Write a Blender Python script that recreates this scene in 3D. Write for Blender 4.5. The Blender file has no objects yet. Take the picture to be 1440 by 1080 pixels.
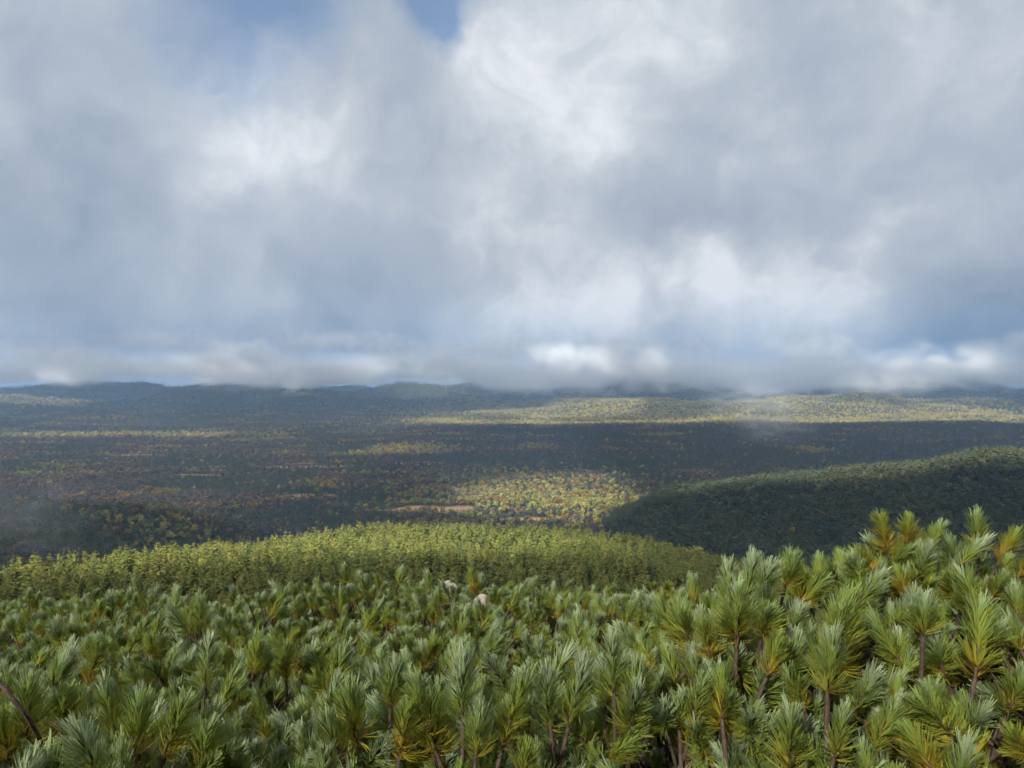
import bpy, math, random
import numpy as np
from mathutils import Vector, Matrix

R = math.radians
rng = np.random.default_rng(11)
random.seed(11)
scene = bpy.context.scene
col = scene.collection

# ------------------------------------------------------------------ camera
EYE = 300.0                       # camera height above the valley floor
FPX, ROWH = 1040.0, 525.0         # focal length in photo pixels, horizon row
cam_data = bpy.data.cameras.new("camera")
cam_data.lens = 26.0
cam_data.sensor_width = 36.0
cam_data.clip_start = 0.05
cam_data.clip_end = 120000.0
cam = bpy.data.objects.new("camera", cam_data)
cam.location = (0, 0, EYE)
cam.rotation_euler = (R(90.0) - math.atan((540 - ROWH) / FPX), 0, 0)
col.objects.link(cam)
scene.camera = cam

# ------------------------------------------------------------------ exposure
scene.view_settings.view_transform = 'Standard'
scene.view_settings.look = 'None'
scene.view_settings.gamma = 1.0
scene.view_settings.exposure = 1.6
scene.view_settings.use_curve_mapping = False
EXPO = 2.0 ** 1.6                        # linear gain of that exposure

# ------------------------------------------------------------------ sun
SUN_EL, SUN_AZ = R(30.0), R(-150.0)          # azimuth from +Y towards +X: behind the camera, to its left
sun_dir = Vector((math.sin(SUN_AZ) * math.cos(SUN_EL), math.cos(SUN_AZ) * math.cos(SUN_EL), math.sin(SUN_EL)))
sl = bpy.data.lights.new("sun", 'SUN')
sl.energy = 5.0
sl.angle = R(0.4)
sl.color = (1.0, 0.93, 0.80)
sun = bpy.data.objects.new("sun", sl)
sun.rotation_euler = sun_dir.to_track_quat('Z', 'Y').to_euler()
sun.location = (0, -50, 400)
col.objects.link(sun)

# ------------------------------------------------------------------ node helper
class NT:
    def __init__(self, tree):
        self.t = tree
        self.n = tree.nodes
    def add(self, typ, **kw):
        nd = self.n.new(typ)
        ins = kw.pop('ins', {})
        for k, v in kw.items():
            setattr(nd, k, v)
        for k, v in ins.items():
            self.set(nd, k, v)
        return nd
    def set(self, nd, k, v):
        s = nd.inputs[k]
        if isinstance(v, bpy.types.NodeSocket):
            self.t.links.new(v, s)
        else:
            s.default_value = v
    def math(self, op, a, b=0.0, c=None, clamp=False):
        nd = self.add('ShaderNodeMath', operation=op, use_clamp=clamp)
        self.set(nd, 0, a); self.set(nd, 1, b)
        if c is not None:
            self.set(nd, 2, c)
        return nd.outputs[0]
    def smooth(self, v, a, b, lo=0.0, hi=1.0):
        nd = self.add('ShaderNodeMapRange', interpolation_type='SMOOTHSTEP')
        for i, x in enumerate((v, a, b, lo, hi)):
            self.set(nd, i, x)
        return nd.outputs[0]
    def noise(self, vec, scale, detail=4.0, rough=0.55, dist=0.0, lac=2.0):
        nd = self.add('ShaderNodeTexNoise', ins={'Vector': vec, 'Scale': scale, 'Detail': detail, 'Roughness': rough,
                                                  'Lacunarity': lac, 'Distortion': dist})
        return nd
    def mix(self, f, a, b):
        nd = self.add('ShaderNodeMix', data_type='RGBA')
        self.set(nd, 0, f); self.set(nd, 6, a); self.set(nd, 7, b)
        return nd.outputs[2]
    def ramp(self, f, stops):
        nd = self.add('ShaderNodeValToRGB')
        cr = nd.color_ramp
        while len(cr.elements) < len(stops):
            cr.elements.new(0.5)
        for e, (p, c) in zip(cr.elements, stops):
            e.position = p
            e.color = (*c, 1)
        self.set(nd, 0, f)
        return nd.outputs[0]

def direction(px, py):
    """unit vector through a place in the view: used to say where in the sky a cloud stands"""
    v = Vector(((px - 720) / FPX, 1.0, (ROWH - py) / FPX))
    return v.normalized()

# ------------------------------------------------------------------ sky (clouded, with two small blue holes)
world = bpy.data.worlds.new("World")
scene.world = world
world.use_nodes = True
w = NT(world.node_tree)
w.n.clear()
tc = w.add('ShaderNodeTexCoord').outputs['Generated']
nrm = w.add('ShaderNodeVectorMath', operation='NORMALIZE', ins={0: tc}).outputs[0]

def warp(src, amp, scale, detail, shift=(0, 0, 0)):
    mv = w.add('ShaderNodeVectorMath', operation='ADD', ins={0: src, 1: shift}).outputs[0]
    nz = w.noise(mv, scale, detail, 0.55).outputs['Color']
    c = w.add('ShaderNodeVectorMath', operation='SUBTRACT', ins={0: nz, 1: (0.5, 0.5, 0.5)}).outputs[0]
    s = w.add('ShaderNodeVectorMath', operation='SCALE', ins={0: c, 'Scale': amp}).outputs[0]
    return w.add('ShaderNodeVectorMath', operation='ADD', ins={0: src, 1: s}).outputs[0]

wd = warp(warp(nrm, 0.18, 3.5, 6.0), 0.075, 10.0, 9.0, (1.3, 5.1, 2.2))
wsoft = warp(nrm, 0.13, 3.0, 3.0, (3.1, 1.7, 0.4))

def blob(src, px, py, rad, amp, core=0.0):
    c = direction(px, py)
    dn = w.add('ShaderNodeVectorMath', operation='DISTANCE', ins={0: src, 1: c}).outputs['Value']
    return w.smooth(dn, rad / FPX, core, 0.0, amp)

def add_all(base, items):
    for it in items:
        base = w.math('ADD', base, it)
    return base

n_big = w.noise(wsoft, 2.2, 4.0, 0.5).outputs[0]
n_mid = w.noise(wd, 5.0, 8.0, 0.6).outputs[0]
n_fine = w.noise(wd, 15.0, 7.0, 0.60, 0.1).outputs[0]
B = w.math('ADD', 0.53, w.math('MULTIPLY', w.math('SUBTRACT', n_big, 0.5), 0.28))
B = w.math('ADD', B, w.math('MULTIPLY', w.math('SUBTRACT', n_mid, 0.5), 0.40))
BRIGHT = [  # px, py, radius, amount
    (800, 150, 190, 0.32), (700, 90, 130, 0.18), (850, 200, 110, 0.18), (720, 260, 150, 0.10),
    (330, 190, 120, 0.26), (430, 230, 110, 0.22), (280, 270, 80, 0.12),
    (960, 30, 140, 0.14), (1330, 60, 180, 0.10), (1075, 190, 70, 0.06),
    (780, 430, 150, 0.34), (900, 435, 120, 0.36), (1040, 425, 120, 0.46), (1000, 400, 80, 0.2),
    (1180, 445, 120, 0.30), (660, 330, 110, 0.14), (700, 480, 110, 0.12), (1278, 330, 60, 0.14), (1270, 390, 60, 0.10),
    (1400, 380, 130, 0.06), (1130, 410, 80, 0.08),
]
DARK = [
    (1330, 548, 200, -0.26), (1430, 510, 170, -0.22), (1130, 560, 150, -0.20), (960, 310, 150, -0.05), (1130, 320, 170, -0.06),
    (120, 480, 260, -0.12), (760, 570, 120, -0.26), (520, 480, 170, -0.08), (30, 300, 200, -0.05), (1440, 300, 150, -0.05),
]
B = add_all(B, [blob(wd, *b) for b in BRIGHT])
sq = w.add('ShaderNodeVectorMath', operation='MULTIPLY', ins={0: wsoft, 1: (13.0, 13.0, 6.5)}).outputs[0]
n_streak = w.noise(sq, 1.0, 6.0, 0.6, 0.5).outputs[0]
upz = w.add('ShaderNodeSeparateXYZ', ins={0: nrm}).outputs[2]
B = w.math('ADD', B, w.math('MULTIPLY', w.math('SUBTRACT', n_streak, 0.5), w.smooth(upz, 0.19, 0.06, 0.0, 0.14)))
B = w.math('ADD', B, w.math('MULTIPLY', w.math('SUBTRACT', n_fine, 0.5), w.smooth(B, 0.40, 0.85, 0.22, 0.72)))
B = add_all(B, [blob(wsoft, *b) for b in DARK])
g = 1.0 / EXPO
n_b = w.noise(wd, 6.5, 4.0, 0.5, 0.3).outputs[0]
bill = w.math('POWER', w.math('SUBTRACT', 1.0, w.math('MULTIPLY', w.math('ABSOLUTE', w.math('SUBTRACT', n_b, 0.5)), 4.0), clamp=True), 1.5)
B = w.math('ADD', B, w.math('MULTIPLY', w.math('SUBTRACT', bill, 0.5), w.smooth(B, 0.42, 0.8, 0.02, 0.14)))
cl = w.ramp(B, [(0.0, (0.10 * g, 0.15 * g, 0.24 * g)), (0.22, (0.22 * g, 0.29 * g, 0.39 * g)),
                (0.46, (0.41 * g, 0.475 * g, 0.565 * g)), (0.72, (0.60 * g, 0.65 * g, 0.71 * g)),
                (1.0, (0.84 * g, 0.87 * g, 0.92 * g))])
# clear sky behind the clouds
sky = w.add('ShaderNodeTexSky', sky_type='NISHITA', sun_disc=False, sun_elevation=SUN_EL, sun_rotation=SUN_AZ,
            altitude=800.0, air_density=1.0, dust_density=0.6, ozone_density=1.5)
skys = w.add('ShaderNodeVectorMath', operation='SCALE', ins={0: sky.outputs[0], 'Scale': 0.44}).outputs[0]
HOLES = [(335, 30, 185, 0.85), (625, 18, 88, 1.1), (630, 60, 55, 0.6), (430, 10, 120, 0.35), (560, 25, 90, 0.2)]
Hm = add_all(w.math('MULTIPLY', w.math('SUBTRACT', n_mid, 0.66), 0.8), [blob(wd, *b) for b in HOLES])
# scattered further holes of the same kind overhead
n_hole = w.noise(wsoft, 1.6, 3.0, 0.5).outputs[0]
updir = w.add('ShaderNodeSeparateXYZ', ins={0: nrm}).outputs[2]
Hm = w.math('ADD', Hm, w.math('MULTIPLY', w.smooth(n_hole, 0.58, 0.75), w.smooth(updir, 0.5, 0.8)))
Hm = w.math('MINIMUM', w.math('MAXIMUM', Hm, 0.0), 0.85)
clear_bg = w.add('ShaderNodeBackground', ins={'Color': skys, 'Strength': 0.11})
cloud_bg = w.add('ShaderNodeBackground', ins={'Color': cl, 'Strength': 1.0})
mixs = w.add('ShaderNodeMixShader', ins={0: Hm, 1: cloud_bg.outputs[0], 2: clear_bg.outputs[0]})
wo = w.add('ShaderNodeOutputWorld')
w.t.links.new(mixs.outputs[0], wo.inputs['Surface'])
world.cycles.sampling_method = 'MANUAL'
world.cycles.sample_map_resolution = 512

cy = scene.cycles
cy.max_bounces = 6
cy.diffuse_bounces = 2
cy.glossy_bounces = 1
cy.transmission_bounces = 2
cy.volume_bounces = 3
cy.transparent_max_bounces = 32
cy.use_denoising = True
cy.use_adaptive_sampling = True
cy.adaptive_threshold = 0.02

# ------------------------------------------------------------------ numpy helpers
_perm = np.random.default_rng(5).permutation(512)
_perm = np.concatenate([_perm, _perm, _perm])
_ga = np.random.default_rng(6).uniform(0, 2 * np.pi, 512)

def perlin(x, y):
    xi = np.floor(x).astype(np.int64); yi = np.floor(y).astype(np.int64)
    xf = x - xi; yf = y - yi
    u = xf * xf * xf * (xf * (xf * 6 - 15) + 10); v = yf * yf * yf * (yf * (yf * 6 - 15) + 10)
    def gr(ix, iy, dx, dy):
        a = _ga[_perm[(_perm[ix & 511] + iy) & 511]]
        return np.cos(a) * dx + np.sin(a) * dy
    n00 = gr(xi, yi, xf, yf); n10 = gr(xi + 1, yi, xf - 1, yf)
    n01 = gr(xi, yi + 1, xf, yf - 1); n11 = gr(xi + 1, yi + 1, xf - 1, yf - 1)
    a = n00 + u * (n10 - n00); b = n01 + u * (n11 - n01)
    return (a + v * (b - a)) * 1.4

def fbm(x, y, scale, octs=4, gain=0.5, ox=0.0):
    s = np.zeros_like(x, dtype=float); a = 1.0; f = 1.0 / scale; t = 0
    for i in range(octs):
        s += a * perlin(x * f + 17.3 * i + ox, y * f - 9.1 * i + ox * 1.7)
        t += a; a *= gain; f *= 2.03
    return s / t

def sstep(a, b, x):
    t = np.clip((x - a) / (b - a), 0, 1)
    return t * t * (3 - 2 * t)

def smax(a, b, k):
    h = np.clip(0.5 + 0.5 * (a - b) / k, 0, 1)
    return b + (a - b) * h + k * h * (1 - h)

def ridge(x, y, pts, sig_near, sig_far):
    """a hill with a crest line through pts (x, y, z); returns the height it adds"""
    best = np.zeros_like(x, dtype=float)
    for (x0, y0, z0), (x1, y1, z1) in zip(pts[:-1], pts[1:]):
        dx, dy = x1 - x0, y1 - y0
        L2 = dx * dx + dy * dy
        t = np.clip(((x - x0) * dx + (y - y0) * dy) / L2, 0, 1)
        cx, cyy = x0 + t * dx, y0 + t * dy
        d = np.hypot(x - cx, y - cyy)
        zz = z0 + t * (z1 - z0)
        side = np.where((x * x + y * y) < (cx * cx + cyy * cyy), sig_near, sig_far) * np.clip(.16 + zz / 165, .16, 1)
        best = np.maximum(best, (z0 + t * (z1 - z0)) * np.exp(-(d / side) ** 2))
    return best

# crest lines, metres
RIGHT_CREST = [(215, 1430, 0), (262, 1395, 48), (325, 1355, 86), (475, 1300, 110), (697, 1250, 136), (830, 1200, 158), (1300, 1050, 205)]
LEFT_CREST = [(-480, 1330, 0), (-515, 1190, 56), (-555, 1030, 108), (-640, 900, 138), (-1100, 760, 170)]
# near spur: photo column of each bearing -> distance (depth) of its brow and slope there
SP_PX = np.array([-700, 0, 140, 280, 420, 560, 660, 760, 850, 920, 1000, 1100, 1300, 2100.])
SP_RC = np.array([150, 190, 235, 290, 350, 410, 425, 430, 425, 420, 410, 400, 370, 300.])
SP_ROW = np.array([880, 838, 820, 796, 773, 757, 755, 760, 770, 781, 798, 824, 856, 870.])

def height(x, y):
    x = np.asarray(x, float); y = np.asarray(y, float)
    r = np.hypot(x, y)
    yy = np.maximum(y, 1e-3)
    u = np.where(y > 1e-3, x / yy, np.sign(x) * 50)
    px = np.clip(720 + FPX * u, -700, 2100)
    rc = np.interp(px, SP_PX, SP_RC)
    tc_ = (np.interp(px, SP_PX, SP_ROW) - ROWH) / FPX
    d = np.maximum(y, 0.75 * r * (y > 0))             # depth
    d = np.where(y > 0, d, r * 0.75)
    T = 0.19 + 0.145 * sstep(3, 14, d)
    T = T + (tc_ - T) * np.clip((d - 60) / np.maximum(rc - 60, 1), 0, 1)
    near = EYE - 1.62 * np.exp(-d / 80) - d * T
    zc = EYE - rc * tc_
    over = np.maximum(d - rc, 0)
    near = np.where(d > rc, zc - (tc_ + .03) * over - 0.002 * over ** 1.8, near)
    near = np.maximum(near, -400)
    # mountain flank behind the camera
    back = EYE - 1.62 + 0.22 * np.minimum(r, 120)
    wb = sstep(0.25, -0.45, y / np.maximum(r, 1e-6))
    near = near * (1 - wb) + back * wb
    near = near + (fbm(x, y, 60, 3) * 3.0 * sstep(30, 150, d) + fbm(x, y, 2.2, 2, ox=4.4) * 0.12)
    # valley floor and the hills beyond it
    amp = np.interp(r, [0, 1500, 2500, 4000, 6000, 9000, 14000, 40000], [3, 4, 8, 18, 38, 80, 170, 420])
    rf = 1 - np.abs(fbm(x, y * 1.35, 1300, 4, 0.5, 2.2)) * 2.8
    val = amp * (rf - 0.35) + fbm(x, y, 300, 3) * 6
    val += 27 * np.exp(-((y - 3350 - 0.06 * x + 200 * fbm(x, y, 900, 2)) / 560.0) ** 2) * sstep(-900, -150, x) * sstep(4200, 2600, x) * (0.86 + 0.5 * fbm(x, y, 700, 3, ox=7.0))
    val += 42 * np.exp(-((y - 4700) / 500.0) ** 2) * sstep(-1200, -2200, x) * (0.8 + 0.8 * fbm(x, y, 800, 3, ox=3.0))
    for (hx, hy, hz, hr) in ((900, 5500, 70, 520), (1700, 5300, 62, 600), (2550, 5400, 78, 520), (3500, 5600, 60, 700), (300, 6000, 40, 420), (-600, 6400, 46, 380),
                              (-3900, 6100, 66, 700), (-2100, 7300, 100, 600), (-1100, 8000, 130, 500), (-3100, 8200, 140, 600), (-300, 8600, 130, 500), (100, 7300, 75, 420), (-1500, 6500, 50, 380), (-3000, 6900, 75, 450),
                              (1100, 8000, 150, 700), (2300, 8300, 170, 800), (4600, 8000, 180, 900), (-4800, 8600, 140, 900), (3700, 7300, 90, 600)):
        val += 1.2 * hz * np.exp(-((x - hx) ** 2 / (1.05 * hr) ** 2 + (y - hy) ** 2 / (.85 * hr) ** 2))
    val += 30 * fbm(x, y, 560, 3, ox=23.0) * sstep(4000, 4800, y)
    rough = 1 + 0.25 * fbm(x, y, 220, 3, ox=9.0)
    rr = ridge(x, y, RIGHT_CREST, 380, 300) * sstep(.085, .23, u)
    lr = ridge(x, y, LEFT_CREST, 260, 260)
    val = smax(val, rr * (1 + .07 * fbm(x, y, 170, 3, ox=13.0)), 8)
    val = smax(val, lr * (0.94 + 0.06 * rough), 8)
    # valley fills up under the right hand slope
    val += 50 * np.exp(-(((x - 640) / 330) ** 2 + ((y - 830) / 300) ** 2))
    return smax(near, val, np.where(d > rc, 14.0, 0.4))

def tag(o, label=None, cat=None, group=None, kind=None):
    for k, v in (('label', label), ('category', cat), ('group', group), ('kind', kind)):
        if v is not None:
            o[k] = v
    return o

def mesh_np(name, V, F=None, mats=(), smooth=False):
    """V (n,3), F (m,k) all faces alike or list of arrays"""
    me = bpy.data.meshes.new(name)
    V = np.asarray(V, np.float32)
    me.vertices.add(len(V)); me.vertices.foreach_set('co', V.ravel())
    if F is not None:
        Fs = F if isinstance(F, list) else [F]
        Fs = [np.asarray(f, np.int32) for f in Fs if len(f)]
        idx = np.concatenate([f.ravel() for f in Fs])
        tot = np.concatenate([np.full(len(f), f.shape[1], np.int32) for f in Fs])
        start = np.concatenate([[0], np.cumsum(tot)[:-1]]).astype(np.int32)
        me.loops.add(len(idx)); me.loops.foreach_set('vertex_index', idx)
        me.polygons.add(len(tot)); me.polygons.foreach_set('loop_start', start)
        if smooth:
            me.polygons.foreach_set('use_smooth', np.ones(len(tot), bool))
    for m in mats:
        me.materials.append(m)
    me.update(calc_edges=True)
    return me

def attr(me, name, vals, typ='FLOAT', dom='POINT'):
    a = me.attributes.new(name, typ, dom)
    key = 'vector' if typ == 'FLOAT_VECTOR' else 'value'
    a.data.foreach_set(key, np.asarray(vals).ravel())

def link(name, me, parent=None):
    o = bpy.data.objects.new(name, me)
    col.objects.link(o)
    if parent is not None:
        o.parent = parent
    return o

# ------------------------------------------------------------------ materials
def new_mat(name):
    m = bpy.data.materials.new(name)
    m.use_nodes = True
    t = NT(m.node_tree)
    b = t.n['Principled BSDF']
    return m, t, b

def foliage_mat(name, c0, c1, c2, rough=0.75, spec=0.25, transl=0.0):
    """colour runs c0..c1..c2 from tree to tree, with a little variation inside one crown"""
    m, t, b = new_mat(name)
    rnd = t.add('ShaderNodeObjectInfo').outputs['Random']
    geo = t.add('ShaderNodeTexCoord').outputs['Object']
    nz = t.noise(geo, 3.0, 2.0).outputs[0]
    f = t.math('ADD', rnd, t.math('MULTIPLY', t.math('SUBTRACT', nz, 0.5), 0.5), clamp=True)
    c = t.ramp(f, [(0.0, c0), (0.5, c1), (1.0, c2)])
    t.set(b, 'Base Color', c)
    b.inputs['Roughness'].default_value = rough
    b.inputs['Specular IOR Level'].default_value = spec
    if transl > 0:
        tr = t.add('ShaderNodeBsdfTranslucent', ins={'Color': c})
        mx = t.add('ShaderNodeMixShader', ins={0: transl, 1: b.outputs[0], 2: tr.outputs[0]})
        t.t.links.new(mx.outputs[0], t.n['Material Output'].inputs['Surface'])
    return m

M = {}
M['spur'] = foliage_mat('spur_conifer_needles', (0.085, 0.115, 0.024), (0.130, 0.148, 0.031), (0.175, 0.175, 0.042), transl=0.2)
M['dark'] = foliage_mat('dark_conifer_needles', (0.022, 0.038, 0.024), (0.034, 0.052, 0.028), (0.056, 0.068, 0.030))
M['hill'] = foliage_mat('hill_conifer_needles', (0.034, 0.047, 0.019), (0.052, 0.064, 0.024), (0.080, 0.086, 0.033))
M['gold'] = foliage_mat('golden_leaves', (0.17, 0.115, 0.035), (0.235, 0.160, 0.045), (0.30, 0.215, 0.062), transl=0.2)
M['rust'] = foliage_mat('russet_leaves', (0.12, 0.080, 0.050), (0.155, 0.100, 0.058), (0.19, 0.125, 0.065))
M['bare'] = foliage_mat('grey_brown_twigs', (0.065, 0.058, 0.050), (0.10, 0.085, 0.070), (0.155, 0.125, 0.095))
M['green'] = foliage_mat('pale_green_leaves', (0.14, 0.17, 0.045), (0.23, 0.235, 0.066), (0.33, 0.30, 0.10), transl=0.2)

m, t, b = new_mat('grey_bark')
co = t.add('ShaderNodeTexCoord').outputs['Object']
t.set(b, 'Base Color', t.ramp(t.noise(co, 6.0, 3.0).outputs[0], [(0.3, (0.06, 0.045, 0.035)), (0.7, (0.16, 0.13, 0.11))]))
b.inputs['Roughness'].default_value = 0.9
M['bark'] = m

m, t, b = new_mat('brown_shoot_bark')
co = t.add('ShaderNodeTexCoord').outputs['Object']
t.set(b, 'Base Color', t.ramp(t.noise(co, 60.0, 3.0).outputs[0], [(0.3, (0.028, 0.018, 0.013)), (0.7, (0.095, 0.060, 0.042))]))
b.inputs['Roughness'].default_value = 0.85
bp = t.add('ShaderNodeBump', ins={'Strength': 0.6, 'Distance': 0.003, 'Height': t.noise(co, 180.0, 2.0).outputs[0]})
t.set(b, 'Normal', bp.outputs[0])
M['shoot'] = m

# pine needles of the near shrubs: young blue-green ends, old yellow ones low on the shoot
def needle_mat(name, gold_bias):
    m, t, b = new_mat(name)
    age = t.add('ShaderNodeAttribute', attribute_name='youth').outputs['Fac']
    tip = t.add('ShaderNodeAttribute', attribute_name='along').outputs['Fac']
    one = t.add('ShaderNodeAttribute', attribute_name='one').outputs['Fac']
    rnd = t.add('ShaderNodeObjectInfo').outputs['Random']
    f = t.math('ADD', t.math('MULTIPLY', age, 0.62), t.math('MULTIPLY', tip, 0.42))
    f = t.math('ADD', f, t.math('MULTIPLY', t.math('SUBTRACT', rnd, 0.5), 0.42))
    f = t.math('ADD', f, t.math('MULTIPLY', t.math('SUBTRACT', one, 0.5), 0.28))
    f = t.math('SUBTRACT', f, gold_bias, clamp=True)
    c = t.ramp(f, [(0.0, (0.35, 0.250, 0.030)), (0.20, (0.29, 0.265, 0.034)), (0.44, (0.205, 0.250, 0.040)),
                   (0.68, (0.180, 0.250, 0.056)), (0.86, (0.210, 0.285, 0.125)), (1.0, (0.30, 0.37, 0.225))])
    t.set(b, 'Base Color', c)
    b.inputs['Roughness'].default_value = 0.55
    b.inputs['Specular IOR Level'].default_value = 0.14
    tr = t.add('ShaderNodeBsdfTranslucent', ins={'Color': c})
    mx = t.add('ShaderNodeMixShader', ins={0: 0.26, 1: b.outputs[0], 2: tr.outputs[0]})
    t.t.links.new(mx.outputs[0], t.n['Material Output'].inputs['Surface'])
    return m
M['needle'] = needle_mat('blue_green_needles', 0.0)
M['needle_gold'] = needle_mat('yellowing_needles', 0.16)
m, t, b = new_mat('dead_orange_needles')
one = t.add('ShaderNodeAttribute', attribute_name='one').outputs['Fac']
t.set(b, 'Base Color', t.ramp(one, [(0.0, (0.20, 0.06, 0.015)), (1.0, (0.36, 0.14, 0.03))]))
b.inputs['Roughness'].default_value = 0.7
M['needle_dead'] = m

# ground
m, t, b = new_mat('forest_ground')
co = t.add('ShaderNodeNewGeometry').outputs['Position']
mead = t.add('ShaderNodeAttribute', attribute_name='meadow').outputs['Fac']
n1 = t.noise(co, 0.02, 5.0).outputs[0]
n2 = t.noise(co, 0.004, 4.0).outputs[0]
c = t.ramp(n1, [(0.3, (0.030, 0.036, 0.018)), (0.55, (0.055, 0.055, 0.025)), (0.75, (0.095, 0.075, 0.045))])
c = t.mix(t.smooth(n2, 0.52, 0.7, 0.0, 0.7), c, (0.11, 0.085, 0.05, 1))
tan = t.ramp(t.noise(co, 0.06, 4.0).outputs[0], [(0.3, (0.22, 0.135, 0.075)), (0.7, (0.33, 0.22, 0.125))])
t.set(b, 'Base Color', t.mix(mead, c, tan))
b.inputs['Roughness'].default_value = 0.95
b.inputs['Specular IOR Level'].default_value = 0.1
M['ground'] = m

m, t, b = new_mat('lichen_granite')
co = t.add('ShaderNodeTexCoord').outputs['Object']
rc_ = t.ramp(t.noise(co, 9.0, 6.0, 0.65).outputs[0], [(0.3, (0.12, 0.11, 0.11)), (0.55, (0.30, 0.27, 0.25)), (0.75, (0.42, 0.37, 0.33))])
lich = t.smooth(t.noise(co, 22.0, 3.0).outputs[0], 0.58, 0.66)
t.set(b, 'Base Color', t.mix(lich, rc_, (0.40, 0.42, 0.34, 1)))
b.inputs['Roughness'].default_value = 0.9
t.set(b, 'Normal', t.add('ShaderNodeBump', ins={'Strength': 0.8, 'Distance': 0.02, 'Height': t.noise(co, 30.0, 5.0).outputs[0]}).outputs[0])
M['rock'] = m
m2 = m.copy(); m2.name = 'pinkish_granite'
for nd in m2.node_tree.nodes:
    if nd.type == 'VALTORGB':
        for e, c in zip(nd.color_ramp.elements, ((0.22, 0.185, 0.165), (0.36, 0.32, 0.29), (0.48, 0.44, 0.40))):
            e.color = (*c, 1)
M['rock_pink'] = m2

def volume_mat(name, color, density, aniso):
    m = bpy.data.materials.new(name)
    m.use_nodes = True
    t = NT(m.node_tree)
    t.n.clear()
    v = t.add('ShaderNodeVolumePrincipled', ins={'Color': (*color, 1), 'Density': density, 'Anisotropy': aniso})
    o = t.add('ShaderNodeOutputMaterial')
    t.t.links.new(v.outputs[0], o.inputs['Volume'])
    return m

# ------------------------------------------------------------------ terrain
MEADOWS = [(-155, 1610, 75, 42), (-230, 1600, 60, 20), (25, 1500, 60, 22), (-650, 2350, 160, 35), (-350, 2420, 140, 25), (-900, 2150, 120, 25)] + [(float(a), float(b_), float(c_), float(c_ * .28)) for a, b_, c_ in zip(np.random.default_rng(3).uniform(-2200, 700, 22), np.random.default_rng(4).uniform(1650, 3300, 22), np.random.default_rng(8).uniform(40, 130, 22))]
def meadow_mask(x, y):
    mk = np.zeros_like(x)
    wob = 1 + 0.6 * fbm(x, y, 60, 3, ox=1.2)
    for (mx_, my_, rx, ry) in MEADOWS:
        q = np.sqrt(((x - mx_) / rx) ** 2 + ((y - my_) / ry) ** 2) * wob
        mk = np.maximum(mk, 1 - sstep(0.8, 1.0, q))
    return mk

az = np.concatenate([np.linspace(-180, -46, 50, endpoint=False), np.linspace(-46, 46, 420, endpoint=False), np.linspace(46, 180, 50, endpoint=False)])
az = np.radians(az)
rad = np.concatenate([np.geomspace(0.25, 100, 110, endpoint=False), np.geomspace(100, 1000, 130, endpoint=False), np.geomspace(1000, 10000, 220, endpoint=False), np.geomspace(10000, 14000, 30)])
AZ, RD = np.meshgrid(az, rad)
X, Y = np.sin(AZ) * RD, np.cos(AZ) * RD
Z = height(X, Y)
na, nr = len(az), len(rad)
V = np.stack([X, Y, Z], -1).reshape(-1, 3)
i = np.arange(nr - 1)[:, None] * na
j = np.arange(na)[None, :]
jn = (j + 1) % na
F = np.stack([i + j, i + na + j, i + na + jn, i + jn], -1).reshape(-1, 4)[:, ::-1]
centre = len(V)
V = np.vstack([V, [[0, 0, float(height(np.array([0.0]), np.array([0.01]))[0])]]])
Fc = np.stack([np.full(na, centre), np.arange(na), (np.arange(na) + 1) % na], -1)[:, ::-1]
me = mesh_np('terrain', V, [F, Fc], [M['ground']], True)
attr(me, 'meadow', np.concatenate([meadow_mask(X, Y).ravel(), [0]]))
ter = link('terrain', me)
tag(ter, 'wooded valley floor with hills rising into cloud', kind='structure')

# visibility test against the terrain: running maximum of the view slope along each bearing
front = (az > R(-44)) & (az < R(44))
SLOPE = (Z - EYE) / RD
RUN = np.maximum.accumulate(SLOPE, axis=0)
def visible(x, y, ztop, margin):
    a = np.arctan2(x, y); r = np.hypot(x, y)
    ia = np.clip(np.searchsorted(az, a), 0, na - 1)
    ir = np.clip(np.searchsorted(rad, r * 0.985) - 1, 0, nr - 1)
    return (ztop - EYE + margin) / r > RUN[ir, ia]

# ------------------------------------------------------------------ tree models (height 1, scaled when placed)
def quads_mesh(name, Q, mats):
    """Q (n,4,3) loose quads"""
    Q = np.asarray(Q, float)
    n = len(Q)
    return mesh_np(name, Q.reshape(-1, 3), np.arange(n * 4).reshape(n, 4), mats)

def tube(pts, r0, r1, sides=5):
    pts = np.asarray(pts, float)
    n = len(pts)
    V, F = [], []
    for k in range(n):
        d = pts[min(k + 1, n - 1)] - pts[max(k - 1, 0)]
        d /= np.linalg.norm(d) + 1e-9
        a = np.cross(d, [0.31, 0.95, 0.05]); a /= np.linalg.norm(a) + 1e-9
        bb = np.cross(d, a)
        rr = r0 + (r1 - r0) * k / (n - 1)
        for s in range(sides):
            th = 2 * math.pi * s / sides
            V.append(pts[k] + rr * (a * math.cos(th) + bb * math.sin(th)))
    for k in range(n - 1):
        for s in range(sides):
            s2 = (s + 1) % sides
            F.append((k * sides + s, k * sides + s2, (k + 1) * sides + s2, (k + 1) * sides + s))
    return V, F

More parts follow.
